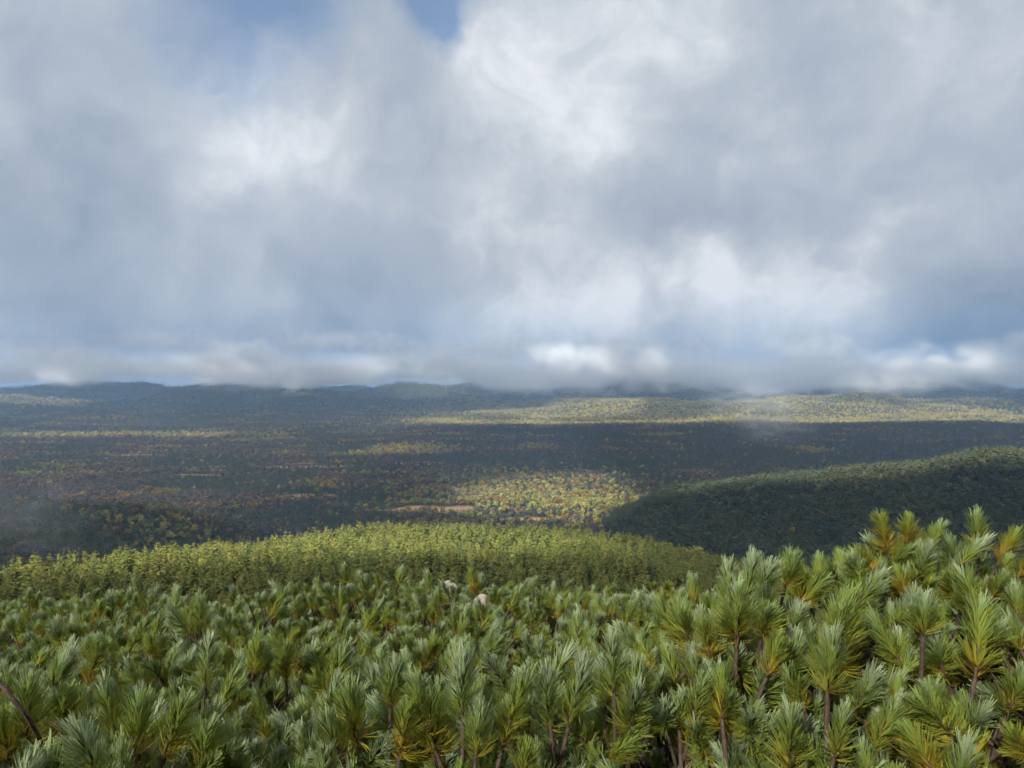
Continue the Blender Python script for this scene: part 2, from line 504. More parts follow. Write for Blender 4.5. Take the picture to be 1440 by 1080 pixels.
def conifer_quads(seed, whorls, nb, segs, width, pw=0.75):
    g_ = np.random.default_rng(seed)
    Q = []
    for k in range(whorls):
        z = 0.06 + 0.92 * (k + g_.uniform(-.3, .3)) / whorls
        L0 = width * (max(1 - z, 0.0) ** pw + 0.05)
        m_ = max(3, int(round(nb * (0.55 + 0.45 * (1 - z)))))
        a0 = g_.uniform(0, 6.28)
        for i_ in range(m_):
            a = a0 + 6.28 * i_ / m_ + g_.uniform(-.35, .35)
            L = L0 * g_.uniform(0.65, 1.15)
            dx, dy = math.cos(a), math.sin(a)
            droop = g_.uniform(0.05, 0.65)
            for s in range(segs):
                t0 = 0.12 + 0.88 * s / segs
                t1 = 0.12 + 0.88 * (s + 1.25) / segs
                w0 = L * (0.36 * (1 - 0.55 * t0)) * g_.uniform(.75, 1.2)
                w1 = L * (0.30 * (1 - 0.75 * min(t1, 1))) * g_.uniform(.6, 1.2)
                r0_, r1_ = L * t0, L * t1
                z0 = z - droop * L * t0 + 0.16 * L * t0 * t0 + g_.uniform(-.006, .006)
                z1 = z - droop * L * t1 + 0.20 * L * t1 * t1 + g_.uniform(-.006, .006)
                sk = g_.uniform(-.3, .3) * w0
                til = g_.uniform(-.8, .8)
                Q.append([(r0_ * dx - w0 * dy, r0_ * dy + w0 * dx, z0 - w0 * (0.25 + til)), (r0_ * dx + w0 * dy, r0_ * dy - w0 * dx, z0 - w0 * (0.25 - til)),
                          (r1_ * dx + (w1 + sk) * dy, r1_ * dy - (w1 + sk) * dx, z1 - w1 * (.2 - til)), (r1_ * dx - (w1 - sk) * dy, r1_ * dy + (w1 - sk) * dx, z1 - w1 * (.2 + til))])
    # leader
    for a in (0.0, 1.57):
        Q.append([(0.012 * math.cos(a), 0.012 * math.sin(a), .9), (-0.012 * math.cos(a), -0.012 * math.sin(a), .9),
                  (-0.003 * math.cos(a), -0.003 * math.sin(a), .985), (0.003 * math.cos(a), 0.003 * math.sin(a), .985)])
    return Q

def broad_quads(seed, lobes, per, leaf, width=0.30, low=0.28):
    g_ = np.random.default_rng(seed)
    Q = []
    for k in range(lobes):
        a = g_.uniform(0, 6.28); rr = width * 0.62 * math.sqrt(g_.uniform(0, 1)); z = g_.uniform(low + .12, 0.86)
        c = np.array([rr * math.cos(a), rr * math.sin(a), z])
        lr = width * g_.uniform(.34, .55) * (1.1 - 0.5 * abs(z - .55))
        for i_ in range(per):
            d = g_.normal(size=3); d /= np.linalg.norm(d)
            p = c + d * lr * g_.uniform(.65, 1.05) * np.array([1, 1, .85])
            n_ = d + g_.normal(size=3) * .55; n_ /= np.linalg.norm(n_)
            u_ = np.cross(n_, [0.2, .3, 1]); u_ /= np.linalg.norm(u_) + 1e-9
            v_ = np.cross(n_, u_)
            s = leaf * g_.uniform(.6, 1.3)
            Q.append([p - u_ * s - v_ * s * .6, p + u_ * s * .8 - v_ * s, p + u_ * s + v_ * s * .7, p - u_ * s * .7 + v_ * s])
    return Q

def trunk_geo(h, r0, wob, seed):
    g_ = np.random.default_rng(seed)
    pts = [(g_.uniform(-wob, wob) * (k > 0), g_.uniform(-wob, wob) * (k > 0), h * k / 4 - 0.02) for k in range(5)]
    return tube(pts, r0, r0 * .3, 5)

protos = {}
def proto_set(key, makers):
    """unlinked models for the masses of trees far away"""
    c = bpy.data.collections.new('models_' + key)
    for n_, (Q, mat) in enumerate(makers):
        Vt, Ft = trunk_geo(.8, .012, .004, n_)
        Q = np.asarray(Q, float)
        V_ = np.vstack([np.asarray(Vt), Q.reshape(-1, 3)])
        Fq = np.arange(len(Q) * 4).reshape(-1, 4) + len(Vt)
        me_ = mesh_np('tree_model', V_, [np.asarray(Ft), Fq], [M['bark'], mat])
        mi = np.concatenate([np.zeros(len(Ft), np.int32), np.ones(len(Fq), np.int32)])
        me_.polygons.foreach_set('material_index', mi)
        o = bpy.data.objects.new('model_%s_%02d' % (key, n_), me_)
        c.objects.link(o)
    protos[key] = c

proto_set('spur', [(conifer_quads(100 + k, 15, 7, 2, .20 + .012 * k, .38 + .05 * k), M['spur']) for k in range(5)] + [(conifer_quads(120, 15, 7, 2, .2, .6), M['dark'])])
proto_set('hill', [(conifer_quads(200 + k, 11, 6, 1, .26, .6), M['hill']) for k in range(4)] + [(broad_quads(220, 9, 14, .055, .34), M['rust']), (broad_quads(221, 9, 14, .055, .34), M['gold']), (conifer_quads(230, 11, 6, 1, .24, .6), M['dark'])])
proto_set('valley', [(conifer_quads(300 + k, 9, 5, 1, .22, .7), M['dark']) for k in range(3)]
          + [(broad_quads(310 + k, 8, 13, .06, .36), M['bare']) for k in range(2)]
          + [(broad_quads(320 + k, 8, 13, .06, .36), M['gold']) for k in range(2)]
          + [(broad_quads(330, 8, 13, .06, .36), M['rust'])]
          + [(broad_quads(340 + k, 8, 13, .06, .36), M['green']) for k in range(2)])

def scatter(name, key, P, sc, rot, idx):
    me_ = mesh_np(name, P)
    attr(me_, 'size', np.asarray(sc, np.float32), 'FLOAT_VECTOR')
    attr(me_, 'turn', np.asarray(rot, np.float32), 'FLOAT_VECTOR')
    attr(me_, 'pick', np.asarray(idx, np.int32), 'INT')
    o = link(name, me_)
    ng = bpy.data.node_groups.new(name + '_scatter', 'GeometryNodeTree')
    ng.interface.new_socket('Geometry', in_out='INPUT', socket_type='NodeSocketGeometry')
    ng.interface.new_socket('Geometry', in_out='OUTPUT', socket_type='NodeSocketGeometry')
    gi = ng.nodes.new('NodeGroupInput'); go = ng.nodes.new('NodeGroupOutput')
    ci = ng.nodes.new('GeometryNodeCollectionInfo')
    ci.inputs['Collection'].default_value = protos[key]
    ci.inputs['Separate Children'].default_value = True
    ci.inputs['Reset Children'].default_value = True
    ip = ng.nodes.new('GeometryNodeInstanceOnPoints')
    ip.inputs['Pick Instance'].default_value = True
    def na_(nm, typ):
        a = ng.nodes.new('GeometryNodeInputNamedAttribute'); a.data_type = typ
        a.inputs['Name'].default_value = nm
        return a.outputs['Attribute']
    L = ng.links.new
    L(gi.outputs[0], ip.inputs['Points']); L(ci.outputs[0], ip.inputs['Instance'])
    L(na_('pick', 'INT'), ip.inputs['Instance Index'])
    L(na_('size', 'FLOAT_VECTOR'), ip.inputs['Scale'])
    er = ng.nodes.new('FunctionNodeEulerToRotation')
    L(na_('turn', 'FLOAT_VECTOR'), er.inputs[0]); L(er.outputs[0], ip.inputs['Rotation'])
    L(ip.outputs[0], go.inputs[0])
    md = o.modifiers.new('scatter', 'NODES'); md.node_group = ng
    return o

def spread(r0, r1, spacing, azlim=41.0, g_=rng):
    """random points in the wedge before the camera, one per spacing*spacing square metres"""
    A = R(2 * azlim) / 2 * (r1 * r1 - r0 * r0)
    n = int(A / spacing ** 2)
    r = np.sqrt(g_.uniform(r0 * r0, r1 * r1, n)); a = g_.uniform(-R(azlim), R(azlim), n)
    return r * np.sin(a), r * np.cos(a)

def on_spur(x, y):
    u = 720 + FPX * x / np.maximum(y, 1e-3)
    return y < np.interp(u, SP_PX, SP_RC) + 45

# ------------------------------------------------------------------ conifers of the near spur
def thin(x, y, cell):
    """keep one point per cell, for even spacing"""
    key = np.floor(x / cell).astype(np.int64) * 1000003 + np.floor(y / cell).astype(np.int64)
    _, k = np.unique(key, return_index=True)
    return x[k], y[k]

sx, sy = spread(88, 560, 2.4)
sx, sy = thin(sx, sy, 4.1)
keep = on_spur(sx, sy)
edge = np.interp(720 + FPX * sx / sy, [0, 200, 500, 700, 930, 1100], [100, 112, 128, 140, 175, 230]) + 16 * fbm(sx, sy, 30, 2)
keep &= sy > edge
sx, sy = sx[keep], sy[keep]
sz = height(sx, sy)
sh = 9.4 * rng.uniform(.6, 1.2, len(sx)) * (1 + .25 * fbm(sx, sy, 45, 2, ox=3.0)) * (0.32 + .68 * sstep(0, 85, sy - edge[keep]))
vis = visible(sx, sy, sz + sh, 2.0)
sx, sy, sz, sh = sx[vis], sy[vis], sz[vis], sh[vis]
order = np.argsort(np.hypot(sx, sy) / sh)
clear_view = visible(sx, sy, sz + sh * .6, 0)
N_IND = 300

crown_meshes, trunk_meshes = [], []
for k in range(7):
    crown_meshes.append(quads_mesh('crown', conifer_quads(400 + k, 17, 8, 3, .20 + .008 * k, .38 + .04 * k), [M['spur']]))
    Vt, Ft = trunk_geo(.85, .014, .004, 40 + k)
    trunk_meshes.append(mesh_np('trunk', Vt, np.asarray(Ft), [M['bark']], True))
ind = set(int(q) for q in order[:N_IND])
for q in order[:N_IND]:
    e = bpy.data.objects.new('conifer_tree', None)
    col.objects.link(e)
    e.location = (sx[q], sy[q], sz[q])
    e.rotation_euler = (rng.uniform(-.03, .03), rng.uniform(-.03, .03), rng.uniform(0, 6.28))
    s = sh[q]
    e.scale = (s * rng.uniform(.85, 1.2),) * 2 + (s,)
    e.empty_display_size = .2
    k = int(rng.integers(7))
    link('crown', crown_meshes[k], e); link('trunk', trunk_meshes[k], e)
    u = 720 + FPX * sx[q] / sy[q]
    tag(e, 'olive green conifer in the front ranks of the wooded spur below the pine thicket', 'tree', 'conifers in the front ranks of the near spur')
rest = np.array([q for q in range(len(sx)) if q not in ind])
n = len(rest)
so = scatter('spur_forest', 'spur', np.stack([sx, sy, sz], -1)[rest],
             np.stack([sh[rest] * rng.uniform(.85, 1.25, n)] * 2 + [sh[rest]], -1)[:, [0, 1, 2]],
             np.stack([rng.uniform(-.04, .04, n), rng.uniform(-.04, .04, n), rng.uniform(0, 6.28, n)], -1), np.where(rng.uniform(0, 1, n) < .06, 5, rng.integers(0, 5, n)))
tag(so, 'dense olive green conifer forest covering the sunlit near spur', 'forest', kind='stuff')
print('spur trees', len(sx))

# ------------------------------------------------------------------ forest of the side hills and the valley
def hill_weight(x, y):
    return ridge(x, y, RIGHT_CREST, 380, 300) * sstep(.085, .23, x / y), ridge(x, y, LEFT_CREST, 260, 260)

def forest(r0, r1, spacing, size):
    x, y = spread(r0, r1, spacing)
    x, y = thin(x, y, spacing)
    k = ~on_spur(x, y)
    x, y = x[k], y[k]
    k = meadow_mask(x, y) < 0.4
    x, y = x[k], y[k]
    z = height(x, y)
    k = visible(x, y, z + size, size * .4)
    return x[k], y[k], z[k]

parts_ = [forest(430, 1250, 5.3, 12.0), forest(1250, 2300, 7.0, 13.0), forest(2300, 3600, 10.0, 15.0), forest(3600, 6000, 15.0, 17.0), forest(6000, 10000, 26.0, 22.0)]
fx = np.concatenate([p[0] for p in parts_]); fy = np.concatenate([p[1] for p in parts_]); fz = np.concatenate([p[2] for p in parts_])
fs = np.concatenate([np.full(len(p[0]), s) for p, s in zip(parts_, (12.0, 13.0, 15.0, 17.0, 22.0))])
rh, lh = hill_weight(fx, fy)
is_hill = ((rh > 14) | ((fy < 1150) & (fx > 160)))
is_left = lh > 18
nf = len(fx)
fs = fs * rng.uniform(.7, 1.25, nf)
# kinds in patches
pn = fbm(fx, fy * 1.6, 520, 4, ox=20.0)
pm = fbm(fx, fy * 2.2, 130, 3, ox=31.0)
u1 = rng.uniform(0, 1, nf)
p_con = 0.72 + 2.8 * pn + 1.3 * pm
p_con = np.where(fx > 250, p_con + .34, p_con)  # more dark conifers on the right, deepening the ridge's shade by colour
p_con = p_con - .45 * sstep(3700, 4300, fy) * sstep(-1200, -300, fx)
p_con = np.where(is_left, .86 + .3 * pm, p_con)
kindi = np.where(u1 < np.clip(p_con, .12, .97), 0, 1)
u2 = .5 + .24 * (rng.uniform(0, 1, nf) - .5) + 1.25 * fbm(fx, fy * 1.8, 300, 4, ox=44.0)
u2 = u2 + (rng.uniform(0, 1, nf) < .06) * .3
# broadleaves: bare grey-brown, gold, rust, green
bl = np.where(u2 < .60, 3, np.where(u2 < .76, 7, np.where(u2 < .86, 5, 8)))
lit_glade = np.exp(-(((fx - 60) / 330) ** 2 + ((fy - 1750) / 420) ** 2))
clump = fbm(fx, fy, 70, 3, ox=61.0) + rng.normal(0, .12, nf)
bl = np.where((rng.uniform(0, 1, nf) < .8 * lit_glade), np.where(clump < .12, 8, 5), bl)
kindi = np.where((kindi == 0) & (rng.uniform(0, 1, nf) < .35 * lit_glade), 1, kindi)
far_slopes = sstep(3700, 4300, fy) * sstep(-1200, -300, fx)
for (ex, ey, ea, eb) in ((-1850, 3480, 750, 200), (-360, 2800, 200, 180), (-3900, 6100, 700, 500)):  # sunlit strips: paler and golden trees put there to brighten them
    far_slopes = np.maximum(far_slopes, sstep(1.3, .7, np.hypot((fx - ex) / ea, (fy - ey) / eb)))
kindi = np.where((kindi == 0) & (rng.uniform(0, 1, nf) < .6 * far_slopes), 1, kindi)
bl = np.where(rng.uniform(0, 1, nf) < .75 * far_slopes, np.where(rng.uniform(0, 1, nf) < .62, 8, 5), bl)
pick = np.where(kindi == 0, rng.integers(0, 3, nf), bl + np.where(bl == 7, 0, rng.integers(0, 2, nf)))

def put(name, key, sel, pk, label, wide=1.0):
    n_ = int(sel.sum())
    s_ = fs[sel]
    wv = s_ * rng.uniform(.9, 1.3, n_) * wide
    o = scatter(name, key, np.stack([fx, fy, fz], -1)[sel], np.stack([wv, wv, s_], -1),
                np.stack([rng.uniform(-.04, .04, n_), rng.uniform(-.04, .04, n_), rng.uniform(0, 6.28, n_)], -1), pk)
    tag(o, label, 'forest', kind='stuff')
    print(name, n_)
    return o

hp = rng.integers(0, 4, nf)
hp = np.where(fbm(fx, fy, 120, 3, ox=51.0) + rng.normal(0, .2, nf) > .12, 6, hp)
ur = rng.uniform(0, 1, nf)
hp = np.where((ur < .0012) & (fy < 1150), 4, np.where((ur < .002) & (fy < 1150), 5, hp))
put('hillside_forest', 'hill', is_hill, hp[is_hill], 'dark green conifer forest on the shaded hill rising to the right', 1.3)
sel = is_left & ~is_hill
put('shaded_forest', 'valley', sel, pick[sel], 'dark forest on the misty hill at the left edge')
vall = ~is_hill & ~is_left
# the golden trees that show largest stand singly
gold_all = np.where(vall & (pick >= 5) & (pick <= 6) & visible(fx, fy, fz + fs * .5, 0))[0]
gold = gold_all[np.argsort(np.hypot(fx, fy)[gold_all] / fs[gold_all])][:150]
gold_mesh = [quads_mesh('crown', broad_quads(500 + k, 11, 22, .045, .34), [M['gold']]) for k in range(4)]
gtrunk = []
for k in range(2):
    Vt, Ft = trunk_geo(.7, .016, .01, 60 + k)
    gtrunk.append(mesh_np('trunk', Vt, np.asarray(Ft), [M['bark']], True))
for q in gold:
    e = bpy.data.objects.new('autumn_tree', None)
    col.objects.link(e)
    e.location = (fx[q], fy[q], fz[q]); e.rotation_euler = (0, 0, rng.uniform(0, 6.28))
    s = fs[q]
    e.scale = (s * 1.1, s * 1.1, s); e.empty_display_size = .2
    link('crown', gold_mesh[int(rng.integers(4))], e); link('trunk', gtrunk[int(rng.integers(2))], e)
    tag(e, 'golden autumn broadleaf tree on the near valley floor beyond the spur', 'tree', 'golden trees on the near valley floor')
vall[gold] = False
put('valley_forest', 'valley', vall, pick[vall], 'mixed autumn forest of dark conifers and brown and gold broadleaves across the valley', 1.1)

# ------------------------------------------------------------------ dwarf pine shoots
def needle_tuft(seed, n, stem, nlen, wid, spread_=1.0, blade=0.0017):
    g_ = np.random.default_rng(seed)
    V, F4, F3, youth, along, one = [], [], [], [], [], []
    bend = g_.uniform(-.12, .12, 2)
    # shoot axis
    nf_ = n // 3
    for k in range(n):
        if k % 3 == 0:           # needles come in bundles
            t_ = g_.uniform(0, 1) ** 0.72
            a = g_.uniform(0, 6.283)
            out = R(74 - 50 * t_ ** 1.25) * spread_ * g_.uniform(.5, 1.25)
            Lb = nlen * g_.uniform(.72, 1.12) * (1 - .08 * t_)
            curl = g_.uniform(.05, .62)
            lat0 = g_.normal() * .22
            ov = g_.uniform(0, 1)
            wb_ = g_.uniform(.8, 1.3)
        p = np.array([bend[0] * stem * t_ * t_, bend[1] * stem * t_ * t_, stem * t_])
        a2 = a + g_.normal() * .10
        o2 = out + g_.normal() * .09
        rad_ = np.array([math.cos(a2), math.sin(a2), 0])
        L = Lb * g_.uniform(.88, 1.05)
        side = np.cross([0, 0, 1], rad_)
        lat = lat0 + g_.normal() * .10
        base = len(V)
        segs = 3
        yv = t_
        q = p.copy()
        wl = blade * wb_
        for s in range(segs + 1):
            o_ = o2 * (1 - curl * s / segs)
            d = rad_ * math.sin(o_) + np.array([0, 0, math.cos(o_)]) + side * lat * s / segs
            d /= np.linalg.norm(d)
            ww = wl * (0.75, 1.0, .95, .4)[s]
            nn = np.cross(side, d)
            V.append(q - side * ww); V.append(q + nn * ww * .55); V.append(q + side * ww)
            youth += [yv] * 3; along += [s / segs] * 3; one += [ov] * 3
            q = q + d * L / segs
        for s in range(segs):
            b0 = base + 3 * s
            F4.append((b0, b0 + 1, b0 + 4, b0 + 3)); F4.append((b0 + 1, b0 + 2, b0 + 5, b0 + 4))
    # bud-covered shoot stem
    pts = [np.array([bend[0] * stem * q_ * q_, bend[1] * stem * q_ * q_, stem * q_]) for q_ in (-.15, 0, .35, .7, 1.0)]
    Vs, Fs = tube(pts, .0042, .0022, 5)
    o0 = len(V)
    V += [np.asarray(v) for v in Vs]
    youth += [0] * len(Vs); along += [0] * len(Vs); one += [0] * len(Vs)
    Fs = [tuple(o0 + q_ for q_ in f) for f in Fs]
    return V, F4, Fs, youth, along, one

def tuft_mesh(seed, mat, n=230, stem=.12, nlen=.078, spread_=1.0, blade=0.0017):
    V, F4, Fs, yo, al, on = needle_tuft(seed, n, stem, nlen, 0, spread_, blade)
    me_ = mesh_np('needle_tuft', np.asarray(V), [np.asarray(F4), np.asarray(Fs)], [mat, M['shoot']])
    me_.polygons.foreach_set('material_index', np.concatenate([np.zeros(len(F4), np.int32), np.ones(len(Fs), np.int32)]))
    attr(me_, 'youth', yo); attr(me_, 'along', al); attr(me_, 'one', on)
    return me_

TUFTS = [tuft_mesh(700 + k, M['needle'], 390, .060 + .013 * k, .060 + .001 * (k % 3), .80 + .09 * (k % 4), .00112) for k in range(7)]
TUFTS += [tuft_mesh(760, M['needle'], 260, .035, .058, 1.15, .00115), tuft_mesh(761, M['needle'], 300, .05, .066, 1.0, .00115), tuft_mesh(762, M['needle'], 330, .16, .05, .75, .0011), tuft_mesh(763, M['needle'], 240, .09, .07, .7, .0012)]
TUFTS_G = [tuft_mesh(720 + k, M['needle_gold'], 390, .080 + .016 * k, .062, .8 + .1 * k, .00112) for k in range(3)]
TUFTS_D = [tuft_mesh(740, M['needle_dead'], 90, .08, .06, 1.2)]

def canopy(x, y):
    c = -0.66 - 0.165 * y - 0.05 * np.maximum(0, y - 4.6) ** 2
    c += 0.52 * np.exp(-((x - 1.27) ** 2 + (y - 2.3) ** 2 * .8) / .36)
    c -= 0.05 * sstep(2.5, 4.5, np.asarray(y, float))
    c += 0.16 * np.exp(-((x - 0.55) ** 2 / .1 + (y - 1.7) ** 2 / .2))
    c -= 0.14 * sstep(-.8, -2.6, x)
    c += 0.13 * sstep(2.3, 1.4, np.asarray(y, float))
    c += 0.10 * fbm(np.asarray(x, float), np.asarray(y, float), 0.9, 2, ox=3.3)
    return EYE + c

# shrub centres
g2 = np.random.default_rng(77)
cells = []
ry = 1.25
row = 0
while ry < 6.4:
    half = .80 * ry + .55
    step = .62 + .06 * ry
    nx = int(2 * half / step) + 1
    for i_ in range(nx):
        cells.append((-half + (i_ + .5 * (row % 2)) * step + g2.uniform(-.14, .14), ry + g2.uniform(-.14, .14), row))
    ry += .55 + .05 * ry
    row += 1
cells = np.array(cells)
# tuft places: top layer, then a lower, sparser one
tx, ty, tl = [], [], []
for layer, y0_, y1_, spc in ((0, 1.0, 2.3, .062), (0, 2.3, 3.2, .076), (1, 1.0, 3.2, .088), (2, 1.0, 3.2, .13), (0, 3.2, 6.3, .102), (1, 3.2, 6.3, .13), (2, 3.2, 6.3, .24)):
    n_ = int(10.4 * (y1_ - y0_) / spc ** 2 * 1.7)
    x_ = g2.uniform(-5.2, 5.2, n_); y_ = g2.uniform(y0_, y1_, n_)
    key = np.floor(x_ / spc).astype(int) * 10007 + np.floor(y_ / spc).astype(int)
    _, kk = np.unique(key, return_index=True)
    x_, y_ = x_[kk], y_[kk]
    k_ = np.abs(x_) < .75 * y_ + .3
    x_, y_ = x_[k_], y_[k_]
    tx.append(x_); ty.append(y_); tl.append(np.full(len(x_), layer))
tx, ty, tl = np.concatenate(tx), np.concatenate(ty), np.concatenate(tl)
own = np.argmin((tx[:, None] - cells[None, :, 0]) ** 2 + (ty[:, None] - cells[None, :, 1]) ** 2, axis=1)
# hollows where the thicket opens onto its dark inside
hollow = fbm(tx, ty, .55, 2, ox=12.0) > .42
keep = ~(hollow & (tl == 0) & (g2.uniform(0, 1, len(tx)) < .8))
tx, ty, tl, own = tx[keep], ty[keep], tl[keep], own[keep]

ORD = ['first', 'second', 'third', 'fourth', 'fifth', 'sixth', 'seventh', 'eighth', 'ninth', 'tenth', 'eleventh', 'twelfth', 'thirteenth', 'fourteenth', 'fifteenth', 'sixteenth']
def shrub_label(k, n_, row_, rows_):
    """which shrub of which row: k-th from the left, row counted from the front"""
    look = ['yellow-based dwarf pine', 'blue-green dwarf pine', 'grey-green dwarf pine', 'green dwarf pine'][min(row_, 3)]
    where = 'the front row of shrubs' if row_ == 0 else ('the farthest row of shrubs' if row_ == rows_ - 1 else 'the %s row of shrubs from the front' % ORD[row_])
    place = ORD[k] + ' from the left' if k < n_ / 2 else (ORD[n_ - 1 - k] + ' from the right')
    place = place.replace('first from the left', 'leftmost').replace('first from the right', 'rightmost')
    return '%s, %s in %s' % (look, place, where), 'dwarf pines of the foreground thicket'

def place_tuft(root, p, lean, mesh, scale):
    o = bpy.data.objects.new('needle_tuft', mesh)
    col.objects.link(o)
    d = Vector(lean).normalized()
    q_ = d.to_track_quat('Z', 'Y')
    o.parent = root
    o.location = Vector(p) - root.location
    o.rotation_mode = 'QUATERNION'
    from mathutils import Quaternion
    o.rotation_quaternion = q_ @ Quaternion((0, 0, 1), g2.uniform(0, 6.28))
    o.scale = (scale * g2.uniform(.9, 1.1),) * 2 + (scale,)
    return o

def build_shrub(cx, cyy, items, label, group, name='dwarf_pine'):
    """items: list of (pos, lean, mesh, scale)"""
    gz = float(height(np.array([cx]), np.array([cyy]))[0])
    root = bpy.data.objects.new(name, None)
    root.empty_display_size = .1
    col.objects.link(root)
    root.location = (cx, cyy, gz - .02)
    tag(root, label, 'shrub', group)
    nl = max(2, min(5, len(items) // 6))
    limbs = []
    for k in range(nl):
        a = 6.283 * k / nl + g2.uniform(-.4, .4)
        limbs.append((a, []))
    for it in items:
        a = math.atan2(it[0][1] - cyy, it[0][0] - cx)
        k = int(np.argmin([abs(math.atan2(math.sin(a - la), math.cos(a - la))) for la, _ in limbs]))
        limbs[k][1].append(it)
    for la, its in limbs:
        if not its:
            continue
        mp = np.mean([np.asarray(it[0]) for it in its], axis=0)
        top = np.array([mp[0], mp[1], mp[2] - .10])
        base = np.array([cx, cyy, gz - .05])
        mid = base * .5 + top * .5 + np.array([math.cos(la) * .12, math.sin(la) * .12, -.04])
        ks = np.linspace(0, 1, 6)
        pts = [base * (1 - s) ** 2 + 2 * mid * s * (1 - s) + top * s * s for s in ks]
        V_, F_ = tube(pts, .020, .008, 6)
        V_ = [np.asarray(v) for v in V_]
        for it in its:
            tp = np.asarray(it[0]); ld = np.asarray(Vector(it[1]).normalized())
            j_ = int(np.clip(2 + 3 * g2.uniform(0, 1.2), 2, 5))
            s0 = pts[j_]
            s1 = tp - ld * .16
            sm = s0 * .45 + s1 * .55 + np.array([0, 0, -.025])
            v2, f2 = tube([s0, sm, s1, tp - ld * .02, tp + ld * .01], .0065, .0040, 5)
            o0 = len(V_)
            V_ += [np.asarray(v) for v in v2]
            F_ += [tuple(o0 + q_ for q_ in f) for f in f2]
        me_ = mesh_np('branch', np.asarray(V_) - np.asarray(root.location), np.asarray(F_), [M['shoot']], True)
        link('branch', me_, root)
        for it in its:
            place_tuft(root, *it)
    return root

pending = []
for ci_, (cx, cyy, crow) in enumerate(cells):
    mem = np.where(own == ci_)[0]
    if len(mem) < 3:
        continue
    items = []
    dh = g2.uniform(-.07, .07)
    goldy = g2.uniform(0, 1)
    right_tall = cx / cyy > .38 and cyy < 3.6
    for q in mem:
        x_, y_ = tx[q], ty[q]
        z_ = float(canopy(x_, y_)) + dh - .115 + g2.normal() * .05 - ((0, .09, .20)[int(tl[q])] + (.10 * g2.uniform() if tl[q] else 0))
        ox_, oy_ = x_ - cx, y_ - cyy
        ln = (ox_ * .9 + g2.normal() * .42, oy_ * .9 + g2.normal() * .40 - .10, 1.0)
        if tl[q]:
            ln = (ox_ * 1.6 + g2.normal() * .4, oy_ * 1.6 + g2.normal() * .4 - .3, .8)
        u_ = g2.uniform()
        pg = .06 + .16 * (y_ < 2.2) + .26 * right_tall + .1 * (goldy > .7)
        mesh = TUFTS_G[int(g2.integers(3))] if u_ < pg else TUFTS[int(g2.integers(11))]
        if y_ < 3.2 and g2.uniform() < .007:
            mesh = TUFTS_D[0]
        sc_ = g2.uniform(.60, 1.25) * (.84 if y_ < 2.0 else .97)
        if not tl[q] and g2.uniform() < .14:
            z_ += .06; sc_ *= 1.12
        items.append(((x_, y_, z_), ln, mesh, sc_))
    pending.append((cx, cyy, items, int(crow)))
rows_present = sorted(set(p[3] for p in pending))
for rk, rw in enumerate(rows_present):
    mem = sorted([p for p in pending if p[3] == rw], key=lambda p: p[0] / p[1])
    for k, (cx, cyy, items, _) in enumerate(mem):
        lab, grp = shrub_label(k, len(mem), rk, len(rows_present))
        build_shrub(cx, cyy, items, lab, grp)
print('tufts', len(tx), 'shrubs', len(pending), 'rows', len(rows_present))

